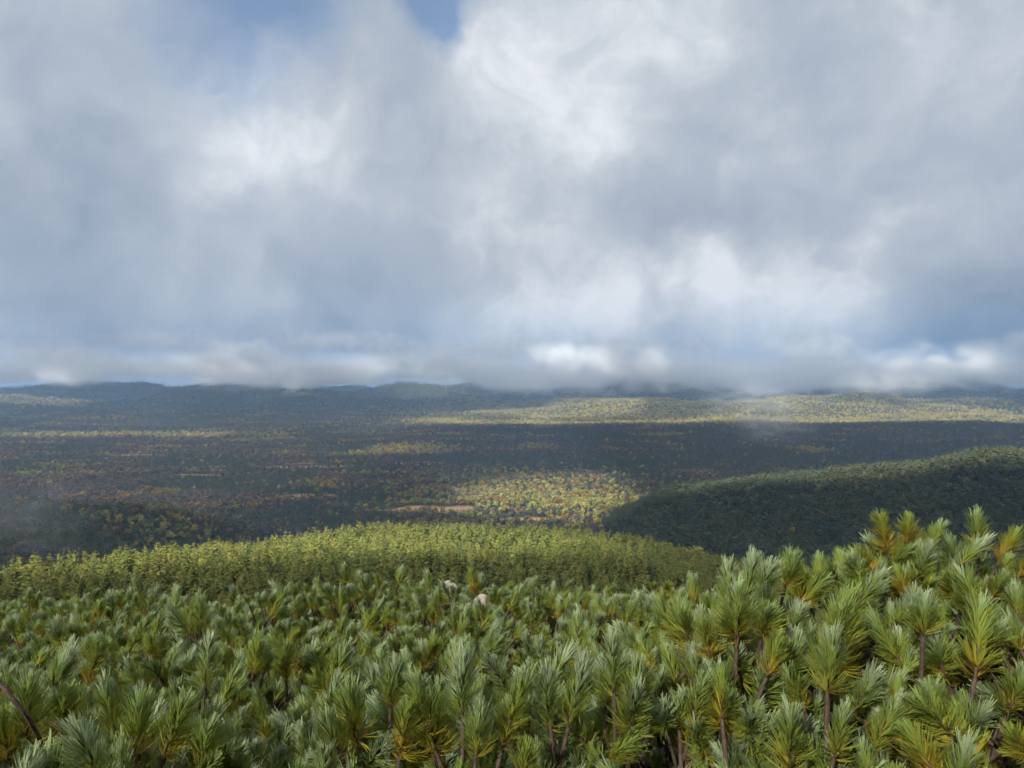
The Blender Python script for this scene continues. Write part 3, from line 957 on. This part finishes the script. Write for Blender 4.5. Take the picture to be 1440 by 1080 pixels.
# shrubs that stand out of the thicket one by one: (column, row of the shoot's foot, depth, lean x, lean y, golden, size)
def spot(px, row_, depth):
    return np.array([(px - 720) / FPX * depth, depth, EYE - (row_ - ROWH) / FPX * depth])
HEROES = [
    ('tall dwarf pine leader with golden base on a bare brown stem, right of centre', 1040, 1.50,
     [(1038, 905, 1.50, .02, .0, 1, 1.15), (1052, 850, 1.62, .10, .05, 0, .95), (1078, 960, 1.46, .28, -.05, 1, 1.05), (1005, 935, 1.52, -.35, 0, 1, .85), (1020, 1000, 1.50, -.3, -.1, 0, 1.0)]),
    ('dwarf pine shrub whose yellow-green top shoots stand highest above the thicket', 1275, 2.10,
     [(1278, 772, 2.12, .02, 0, 1, .95), (1252, 782, 2.08, -.45, -.1, 1, 1.05), (1303, 780, 2.10, .55, -.1, 1, 1.0), (1235, 812, 2.05, -.8, -.2, 1, .95), (1290, 820, 2.0, .1, -.3, 0, 1.0), (1215, 830, 2.0, -.6, -.3, 1, 1.0), (1325, 835, 2.05, .5, -.3, 0, 1.0)]),
    ('bushy yellow-green dwarf pine beside the highest shoots near the right edge', 1380, 2.10,
     [(1378, 784, 2.12, .0, 0, 1, 1.1), (1355, 800, 2.08, -.4, -.1, 1, 1.05), (1405, 795, 2.08, .4, -.1, 1, 1.1), (1345, 845, 2.0, -.5, -.4, 1, 1.0), (1395, 845, 2.0, .2, -.5, 1, 1.0), (1430, 820, 2.05, .6, -.2, 0, 1.05)]),
    ('large golden dwarf pine shoot on a reddish stem at the lower right', 1165, 1.42,
     [(1166, 985, 1.42, .0, .0, 1, 1.3), (1135, 1005, 1.45, -.4, -.1, 1, 1.0), (1200, 1010, 1.45, .4, -.1, 0, 1.05), (1175, 1075, 1.35, .1, -.2, 0, 1.0), (1115, 1095, 1.32, -.1, -.1, 0, 1.15)]),
    ('dwarf pine with upright pale shoots at the bottom centre', 650, 1.40,
     [(650, 1020, 1.42, .0, .05, 0, 1.3), (668, 1075, 1.36, .12, 0, 1, 1.2), (610, 1055, 1.40, -.3, 0, 0, 1.1), (705, 1060, 1.40, .25, 0, 0, 1.15)]),
    ('dwarf pine with a tall gold-footed shoot left of the bottom centre', 530, 1.45,
     [(548, 1005, 1.46, .08, .05, 1, 1.15), (500, 1050, 1.42, -.1, 0, 0, 1.25), (480, 1075, 1.38, -.2, 0, 1, 1.1), (560, 1075, 1.38, .2, -.1, 1, 1.0)]),
    ('dwarf pine with orange-gold needles at the bottom left corner', 50, 1.42,
     [(35, 1070, 1.38, .05, 0, 1, 1.3), (80, 1045, 1.42, .25, 0, 1, 1.05), (10, 1085, 1.36, -.2, 0, 1, 1.1)]),
    ('pale-tipped dwarf pine leaning over at the bottom left', 195, 1.42,
     [(185, 1075, 1.38, .05, 0, 1, 1.3), (225, 1075, 1.38, .45, 0, 0, 1.2), (160, 1050, 1.43, -.2, 0, 0, 1.1), (275, 1090, 1.38, .3, 0, 1, 1.05)]),
    ('forked dwarf pine with two brown-stemmed shoots right of the bottom centre', 780, 1.45,
     [(775, 1030, 1.45, -.12, 0, 0, 1.1), (800, 1025, 1.46, .2, 0, 0, 1.2), (865, 985, 1.48, .0, 0, 0, 1.0), (890, 1015, 1.45, .1, 0, 1, 1.15)]),
]
for (lab, px0, dep0, lst) in HEROES:
    items = []
    for (px_, row_, dep, lx, ly, gd, sz_) in lst:
        mesh = TUFTS_G[int(g2.integers(3))] if gd else TUFTS[int(g2.integers(2, 7))]
        items.append((tuple(spot(px_, row_, dep)), (lx + g2.normal() * .05, ly + g2.normal() * .05, 1.0), mesh, sz_ * .80))
    for it in list(items):
        for _ in range(5):
            p_ = np.asarray(it[0]) + np.array([g2.normal() * .07, g2.uniform(-.04, .12), -g2.uniform(.06, .24)])
            items.append((tuple(p_), (g2.normal() * .5, g2.normal() * .4 - .2, 1.0), (TUFTS_G + TUFTS)[int(g2.integers(10))], g2.uniform(.75, 1.0)))
    cx = (px0 - 720) / FPX * (dep0 + .06)
    build_shrub(cx, dep0 + .06, items, lab, 'dwarf pines that stand out of the thicket')

# ------------------------------------------------------------------ thicket continuing down the slope
cth = bpy.data.collections.new('models_thicket')
for k in range(3):
    g_ = np.random.default_rng(900 + k)
    Q = []
    for i_ in range(70):
        a = g_.uniform(0, 6.28); rr = math.sqrt(g_.uniform(0, 1)) * .75
        c = np.array([rr * math.cos(a), rr * math.sin(a), .75 * math.sqrt(max(0, 1 - (rr / .8) ** 2)) + g_.uniform(-.1, .1)])
        for b_ in range(16):
            d = np.array([c[0] * .5, c[1] * .5, .8]) + g_.normal(size=3) * .45; d /= np.linalg.norm(d)
            s_ = np.cross(d, g_.normal(size=3)); s_ /= np.linalg.norm(s_)
            w_ = .010; L = g_.uniform(.10, .16)
            Q.append([c - s_ * w_, c + s_ * w_, c + d * L + s_ * w_ * .4, c + d * L - s_ * w_ * .4])
    o = bpy.data.objects.new('model_thicket_%02d' % k, quads_mesh('thicket_model', Q, [M['hill'] if False else M['green']]))
    cth.objects.link(o)
protos['thicket'] = cth
hx, hy = [], []
for (a0, a1, sp) in ((22, 50, .8), (50, 90, 1.0), (90, 260, 1.35)):
    x_, y_ = spread(a0, a1, sp * .6, 43); x_, y_ = thin(x_, y_, sp)
    hx.append(x_); hy.append(y_)
hx, hy = np.concatenate(hx), np.concatenate(hy)
ed = np.interp(720 + FPX * hx / hy, [0, 200, 500, 700, 930, 1100], [100, 112, 128, 140, 175, 230]) + 25
k = (hy < ed) & on_spur(hx, hy)
hx, hy = hx[k], hy[k]
hz = height(hx, hy)
k = visible(hx, hy, hz + 1.5, .5)
hx, hy, hz = hx[k], hy[k], hz[k]
n = len(hx)
ss = rng.uniform(.8, 1.35, n)
th = scatter('shrub_thicket', 'thicket', np.stack([hx, hy, hz - .1], -1), np.stack([ss * 1.2, ss * 1.2, ss], -1),
             np.stack([np.zeros(n), np.zeros(n), rng.uniform(0, 6.28, n)], -1), rng.integers(0, 3, n))
tag(th, 'smooth green shrub thicket on the slope below the foreground pines', 'thicket', kind='stuff')
print('thicket', n)

ctf = bpy.data.collections.new('models_shoot')
for k, me_ in enumerate(TUFTS[:5] + TUFTS_G[:1]):
    ctf.objects.link(bpy.data.objects.new('model_shoot_%02d' % k, me_))
protos['shoot'] = ctf
hx, hy = spread(6.2, 24, .13, 43); hx, hy = thin(hx, hy, .17)
hz = height(hx, hy) + .75 + .18 * fbm(hx, hy, .9, 2, ox=3.3)
k = visible(hx, hy, hz + .3, .3) & (hy > 5.9)
hx, hy, hz = hx[k], hy[k], hz[k]
n = len(hx)
ss = rng.uniform(.9, 1.5, n)
ps = scatter('pine_thicket', 'shoot', np.stack([hx, hy, hz], -1), np.stack([ss] * 3, -1),
             np.stack([rng.normal(0, .3, n), rng.normal(0, .3, n), rng.uniform(0, 6.28, n)], -1), rng.integers(0, 6, n))
tag(ps, 'dwarf pine thicket dropping out of sight behind the foreground shrubs', 'thicket', kind='stuff')
print('shoots', n)

# ------------------------------------------------------------------ boulders among the shrubs
def boulder(name, px, row, depth, size, mat, seed, label):
    g_ = np.random.default_rng(seed)
    import bmesh
    bm = bmesh.new()
    bmesh.ops.create_icosphere(bm, subdivisions=4, radius=1)
    P = np.array([v.co for v in bm.verts])
    for _ in range(16):       # split faces
        nrm_ = g_.normal(size=3); nrm_ /= np.linalg.norm(nrm_)
        lim = g_.uniform(.45, .72)
        d = P @ nrm_
        P = P - np.outer(np.maximum(d - lim, 0), nrm_) * .97
    P += .03 * np.stack([fbm(P[:, 0] + 3, P[:, 1] + P[:, 2], .5, 3)] * 3, -1) * P
    for v, p in zip(bm.verts, P):
        v.co = p * np.asarray(size)
    me_ = bpy.data.meshes.new(name); bm.to_mesh(me_); bm.free()
    me_.materials.append(mat)
    for p in me_.polygons:
        p.use_smooth = True
    o = link(name, me_)
    o.location = ((px - 720) / FPX * depth, depth, EYE - (row - ROWH) / FPX * depth)
    o.rotation_euler = (0, 0, g_.uniform(0, 6))
    tag(o, label, 'rock')
    return o
boulder('boulder', 681, 850, 5.2, (.13, .10, .105), M['rock_pink'], 3, 'pale pinkish boulder top poking out of the shrubs')
boulder('boulder', 632, 836, 5.5, (.12, .10, .14), M['rock'], 4, 'grey boulder top among the shrubs, just left of the pinkish one')

# ------------------------------------------------------------------ bare stem at the left edge
def stem(name, pts, r0, r1, label):
    V_, F_ = tube(pts, r0, r1, 7)
    me_ = mesh_np(name, np.asarray(V_), np.asarray(F_), [M['shoot']], True)
    o = link(name, me_)
    tag(o, label, 'branch')
def at(px, row, depth):
    return np.array([(px - 720) / FPX * depth, depth, EYE - (row - ROWH) / FPX * depth])
stem('bare_stem', [at(-90, 880, 1.30), at(-20, 946, 1.30), at(2, 972, 1.30), at(22, 996, 1.30), at(36, 1014, 1.32), at(60, 1060, 1.45), at(80, 1150, 1.6)], .0036, .0046, 'dark bare stem slanting in at the left edge among the shrubs')

# ------------------------------------------------------------------ haze, mist and clouds
def box(name, lo, hi, mat):
    (x0, y0, z0), (x1, y1, z1) = lo, hi
    V_ = [(x0, y0, z0), (x1, y0, z0), (x1, y1, z0), (x0, y1, z0), (x0, y0, z1), (x1, y0, z1), (x1, y1, z1), (x0, y1, z1)]
    F_ = [(0, 3, 2, 1), (4, 5, 6, 7), (0, 1, 5, 4), (1, 2, 6, 5), (2, 3, 7, 6), (3, 0, 4, 7)]
    return link(name, mesh_np(name, V_, np.asarray(F_), [mat]))
hz_ = box('haze', (-14300, -14300, float(V[:, 2].min()) - 1.0), (14300, 14300, 704.0), volume_mat('haze_air', (0.34, 0.58, 0.96), 6.2e-5, 0.0))
tag(hz_, 'thin bluish haze filling the valley air', kind='stuff')

# lumpy closed body from a thickness map
def cloud_sheet(name, PX, PY, zmid, thick_up, thick_dn, mat, eps=1.0):
    n0, n1 = PX.shape
    up = np.stack([PX, PY, zmid + thick_up], -1).reshape(-1, 3)
    dn = np.stack([PX, PY, zmid - thick_dn], -1).reshape(-1, 3)
    th_ = (thick_up + thick_dn).ravel()
    I = np.arange(n0 * n1).reshape(n0, n1)
    q_ = np.stack([I[:-1, :-1], I[:-1, 1:], I[1:, 1:], I[1:, :-1]], -1).reshape(-1, 4)
    ok = th_[q_].max(axis=1) > eps
    q_ = q_[ok]
    N = n0 * n1
    # boundary walls
    e = np.concatenate([q_[:, [0, 1]], q_[:, [1, 2]], q_[:, [2, 3]], q_[:, [3, 0]]])
    code = np.minimum(e[:, 0], e[:, 1]).astype(np.int64) * N + np.maximum(e[:, 0], e[:, 1])
    uq, inv, cnt = np.unique(code, return_inverse=True, return_counts=True)
    bd = e[cnt[inv] == 1]
    wall = np.stack([bd[:, 0], bd[:, 0] + N, bd[:, 1] + N, bd[:, 1]], -1)
    Vv = np.vstack([up, dn])
    Fv = np.concatenate([q_, q_[:, ::-1] + N, wall])
    used, inv2 = np.unique(Fv, return_inverse=True)
    return link(name, mesh_np(name, Vv[used], inv2.reshape(Fv.shape), [mat]))

# unseen cloud layer above and behind the camera, its gaps shaped to light chosen ground
CLOUD_Z = 4300.0
def poly_soft(x, y, pts, soft):
    """1 inside the polygon, falling to 0 over the distance soft"""
    pts = np.asarray(pts, float)
    n_ = len(pts); inside = np.zeros(x.shape, bool); dist = np.full(x.shape, 1e9)
    for k in range(n_):
        x0, y0 = pts[k]; x1, y1 = pts[(k + 1) % n_]
        dx, dy = x1 - x0, y1 - y0
        t_ = np.clip(((x - x0) * dx + (y - y0) * dy) / (dx * dx + dy * dy), 0, 1)
        dist = np.minimum(dist, np.hypot(x - x0 - t_ * dx, y - y0 - t_ * dy))
        cond = ((y0 > y) != (y1 > y)) & (x < dx * (y - y0) / (dy + 1e-12) + x0)
        inside ^= cond
    sd = np.where(inside, dist, -dist)
    return sstep(-soft, soft, sd)

def gaps(x, y):  # sunlit patches wanted on the ground, cut into the sheet as gaps
    wx = x + 0.05 * np.hypot(x, y) * fbm(x, y, 350, 3, ox=2.0); wy = y + 0.05 * np.hypot(x, y) * fbm(x, y, 350, 3, ox=6.0)
    g_ = poly_soft(x, y, [(-230, 150), (-108, 162), (-42, 235), (40, 285), (75, 440), (30, 480), (-110, 480), (-200, 330), (-260, 200)], 22)
    g_ = np.maximum(g_, .9 * poly_soft(wx, wy, [(-170, 1600), (-130, 1850), (-30, 2130), (330, 2180), (360, 1750), (200, 1420), (20, 1400), (-130, 1480)], 90))
    g_ = np.maximum(g_, .65 * poly_soft(x, y, [(-350, 1540), (-120, 1540), (-120, 1690), (-340, 1680)], 30))
    g_ = np.maximum(g_, poly_soft(wx, wy, [(-750, 3950), (300, 4000), (3000, 4050), (3700, 4700), (3900, 6100), (1000, 6300), (-300, 5600)], 200) * (.72 + .28 * sstep(-.25, -.05, fbm(x, y, 800, 3, ox=71.0))))
    g_ = np.maximum(g_, .9 * poly_soft(wx, wy, [(-2420, 3320), (-1300, 3340), (-1250, 3640), (-2400, 3640)], 60))
    g_ = np.maximum(g_, .6 * poly_soft(wx, wy, [(-620, 2650), (-220, 2650), (-200, 2960), (-500, 2940)], 60))
    g_ = np.maximum(g_, poly_soft(wx, wy, [(-4500, 5600), (-3400, 5700), (-3300, 6500), (-4600, 6600)], 150))
    for (a, b_, c_) in ((-2050, 6900, 260), (-1250, 7300, 240), (-900, 7900, 330), (-2900, 7900, 300)):
        g_ = np.maximum(g_, .9 * sstep(1.25, .75, np.hypot((wx - a) / c_ / 1.6, (wy - b_) / c_)))
    g_ = np.maximum(g_, poly_soft(x, y, [(240, 1380), (300, 1290), (475, 1222), (697, 1130), (860, 1010), (1050, 970), (1000, 1420), (700, 1450), (480, 1440)], 22))
    return g_

adeg = np.radians(np.concatenate([np.linspace(-180, -50, 40, endpoint=False), np.linspace(-50, 50, 260, endpoint=False), np.linspace(50, 181, 40)]))
rds = np.concatenate([np.geomspace(2, 100, 14, endpoint=False), np.geomspace(100, 600, 50, endpoint=False), np.geomspace(600, 9300, 150, endpoint=False), np.geomspace(9300, 13800, 16)])
GA, GR = np.meshgrid(adeg, rds)
gx, gy = np.sin(GA) * GR, np.cos(GA) * GR
gz_ = height(gx, gy) + 5.0
k_ = (CLOUD_Z - gz_) / sun_dir.z
DX, DY = gx + sun_dir.x * k_, gy + sun_dir.y * k_
RHO = 0.08
tau = 3.9 + 0.9 * fbm(gx, gy, 700, 3, ox=8.0)
tau = np.where(gx < -300, tau - 2.5 * sstep(-200, -700, gx) * sstep(6500, 4500, gy), tau)
rr_ = np.hypot(gx, gy)
near_tau = 0.22  # sheet kept thin here so sun reaches the foreground
tau = tau + (near_tau - tau) * sstep(70, 25, rr_)
tau = tau + (1.9 - tau) * sstep(25, 70, rr_) * sstep(500, 380, rr_)
tau = tau + (2.3 + 1.7 * fbm(gx, gy, 1400, 3, ox=18.0) - tau) * sstep(6100, 6900, gy)
tau = np.maximum(tau * (1 - gaps(gx, gy)), 0)
thk = tau / RHO * sun_dir.z
ok_front = DY < 7700
thk = np.where(ok_front, thk, 0) * sstep(13800, 13000, rr_)
cld = cloud_sheet('clouds', DX, DY, CLOUD_Z, thk * .5, thk * .5, volume_mat('cloud_vapour', (1, 1, 1), RHO, 0.3), eps=.15)
tag(cld, 'unseen broken cloud layer overhead, its gaps shaped to place the sunlight', kind='stuff')

# low cloud lying on the far hills
def bank_mat():
    m = bpy.data.materials.new('mist_vapour')
    m.use_nodes = True
    t = NT(m.node_tree)
    t.n.clear()
    pos = t.add('ShaderNodeNewGeometry').outputs['Position']
    sep = t.add('ShaderNodeSeparateXYZ', ins={0: pos})
    sv = t.add('ShaderNodeVectorMath', operation='MULTIPLY', ins={0: pos, 1: (1 / 520.0, 1 / 800.0, 1 / 330.0)}).outputs[0]
    nz = t.noise(sv, 1.0, 6.0, 0.60, 0.5).outputs[0]
    sv2 = t.add('ShaderNodeVectorMath', operation='MULTIPLY', ins={0: pos, 1: (1 / 1900.0, 1 / 3000.0, 1 / 1900.0)}).outputs[0]
    nz2 = t.noise(sv2, 1.0, 1.0, 0.5).outputs[0]
    n2 = t.math('MULTIPLY', t.math('SUBTRACT', nz2, 0.5), 520.0)
    zz = t.math('ADD', t.math('ADD', sep.outputs[2], n2), t.smooth(sep.outputs[0], -1300.0, 200.0, -80.0, 30.0))
    cov = t.smooth(zz, 20.0, 330.0)
    ff = t.math('MULTIPLY', t.smooth(sep.outputs[1], 6200.0, 7300.0), t.smooth(sep.outputs[1], 9000.0, 8200.0))
    f = t.math('ADD', t.math('MULTIPLY', t.math('SUBTRACT', nz, 0.5), 1.7), t.math('MULTIPLY', t.math('SUBTRACT', cov, 0.55), 0.62))
    fade = t.math('POWER', t.smooth(t.math('ADD', sep.outputs[2], t.math('MULTIPLY', t.math('SUBTRACT', nz, 0.5), 500.0)), 560.0, 120.0), 1.3)
    fade = t.math('MULTIPLY', fade, t.smooth(sep.outputs[2], 606.0, 480.0))
    d = t.math('MULTIPLY', t.math('MULTIPLY', t.smooth(f, -0.02, 0.30, 0.0, 0.0075), fade), ff)
    v = t.add('ShaderNodeVolumePrincipled', ins={'Color': (0.88, 0.90, 0.94, 1), 'Density': d, 'Anisotropy': 0.0})
    o = t.add('ShaderNodeOutputMaterial')
    t.t.links.new(v.outputs[0], o.inputs['Volume'])
    return m
vap = bank_mat()
vap.cycles.volume_step_rate = 0.11
bank = box('mist', (-7600, 6200, -20), (7600, 9000, 612), vap)
tag(bank, 'low cloud lying over the far hills along the horizon', 'cloud', kind='stuff')

def wisp(name, c, r, dens, seed, label, lo=0.42, hi=0.68, scale=2.6, group=None, tone=(0.85, 0.9, 0.95)):
    import bmesh
    bm = bmesh.new()
    bmesh.ops.create_icosphere(bm, subdivisions=3, radius=1)
    me_ = bpy.data.meshes.new(name); bm.to_mesh(me_); bm.free()
    m = bpy.data.materials.new('wisp_vapour'); m.use_nodes = True
    t = NT(m.node_tree); t.n.clear()
    oc = t.add('ShaderNodeTexCoord').outputs['Object']
    ln = t.add('ShaderNodeVectorMath', operation='LENGTH', ins={0: oc}).outputs['Value']
    pv = t.add('ShaderNodeVectorMath', operation='MULTIPLY', ins={0: oc, 1: (r[0] / 200.0, r[1] / 400.0, r[2] / 200.0)}).outputs[0] if scale is None else oc
    nz = t.noise(t.add('ShaderNodeVectorMath', operation='ADD', ins={0: pv, 1: (seed, 0, 0)}).outputs[0], scale or 1.0, 5.0, 0.6, 0.8).outputs[0]
    e = t.math('SUBTRACT', nz, t.math('MULTIPLY', ln, 0.12))
    d = t.math('MULTIPLY', t.math('MULTIPLY', t.smooth(ln, 1.0, 0.25), t.smooth(e, lo - .04, hi - .06)), dens)
    v = t.add('ShaderNodeVolumePrincipled', ins={'Color': (*tone, 1), 'Density': d, 'Anisotropy': 0.0})
    t.t.links.new(v.outputs[0], t.add('ShaderNodeOutputMaterial').inputs['Volume'])
    m.cycles.volume_step_rate = 0.5
    me_.materials.append(m)
    o = link(name, me_)
    o.location = c; o.scale = r
    tag(o, label, 'mist', group, kind='stuff')
g3 = np.random.default_rng(21)
for k in range(30):
    wx_ = -4900 + 9800 * (k + g3.uniform(.1, .9)) / 30
    wy_ = g3.uniform(5800, 6900)
    low_ = 165 if wx_ < -700 else (70 if wx_ < 3200 else 110)
    rz_ = g3.uniform(110, 200)
    zc_ = low_ + g3.uniform(-15, 50) + rz_
    wisp('cloud_wisp', (wx_, wy_, zc_), (g3.uniform(330, 620), g3.uniform(260, 420), rz_), g3.uniform(.0020, .0042), 3.7 * k,
         'torn grey wisp of low cloud trailing over the far hills', .36, .62, None, 'torn cloud wisps over the far hills', (0.95, 0.965, 0.985))
for k in range(26):      # the ragged underside of the cloud above them
    wx_ = -4700 + 9400 * (k + g3.uniform(.0, 1.0)) / 26
    wy_ = g3.uniform(5300, 6700)
    rz_ = g3.uniform(110, 200)
    wisp('cloud_wisp', (wx_, wy_, g3.uniform(400, 695 - rz_)), (g3.uniform(400, 800), g3.uniform(260, 420), rz_), g3.uniform(.0018, .0040), 100 + 2.9 * k,
         'ragged grey underside of the cloud hanging above the far hills', .36, .62, None, 'ragged cloud underside along the horizon', (0.95, 0.965, 0.985))
wisp('mist_wisp', (-525, 770, 150), (130, 90, 70), .0030, 1.0, 'pale mist drifting over the dark hill at the left edge')
wisp('mist_wisp', (930, 2650, 120), (230, 160, 105), .0042, 5.0, 'faint mist hanging before the dark ridge at the right')
wisp('mist_wisp', (1250, 3900, 150), (420, 250, 140), .0030, 9.0, 'thin mist drifting in front of the sunlit far hills')
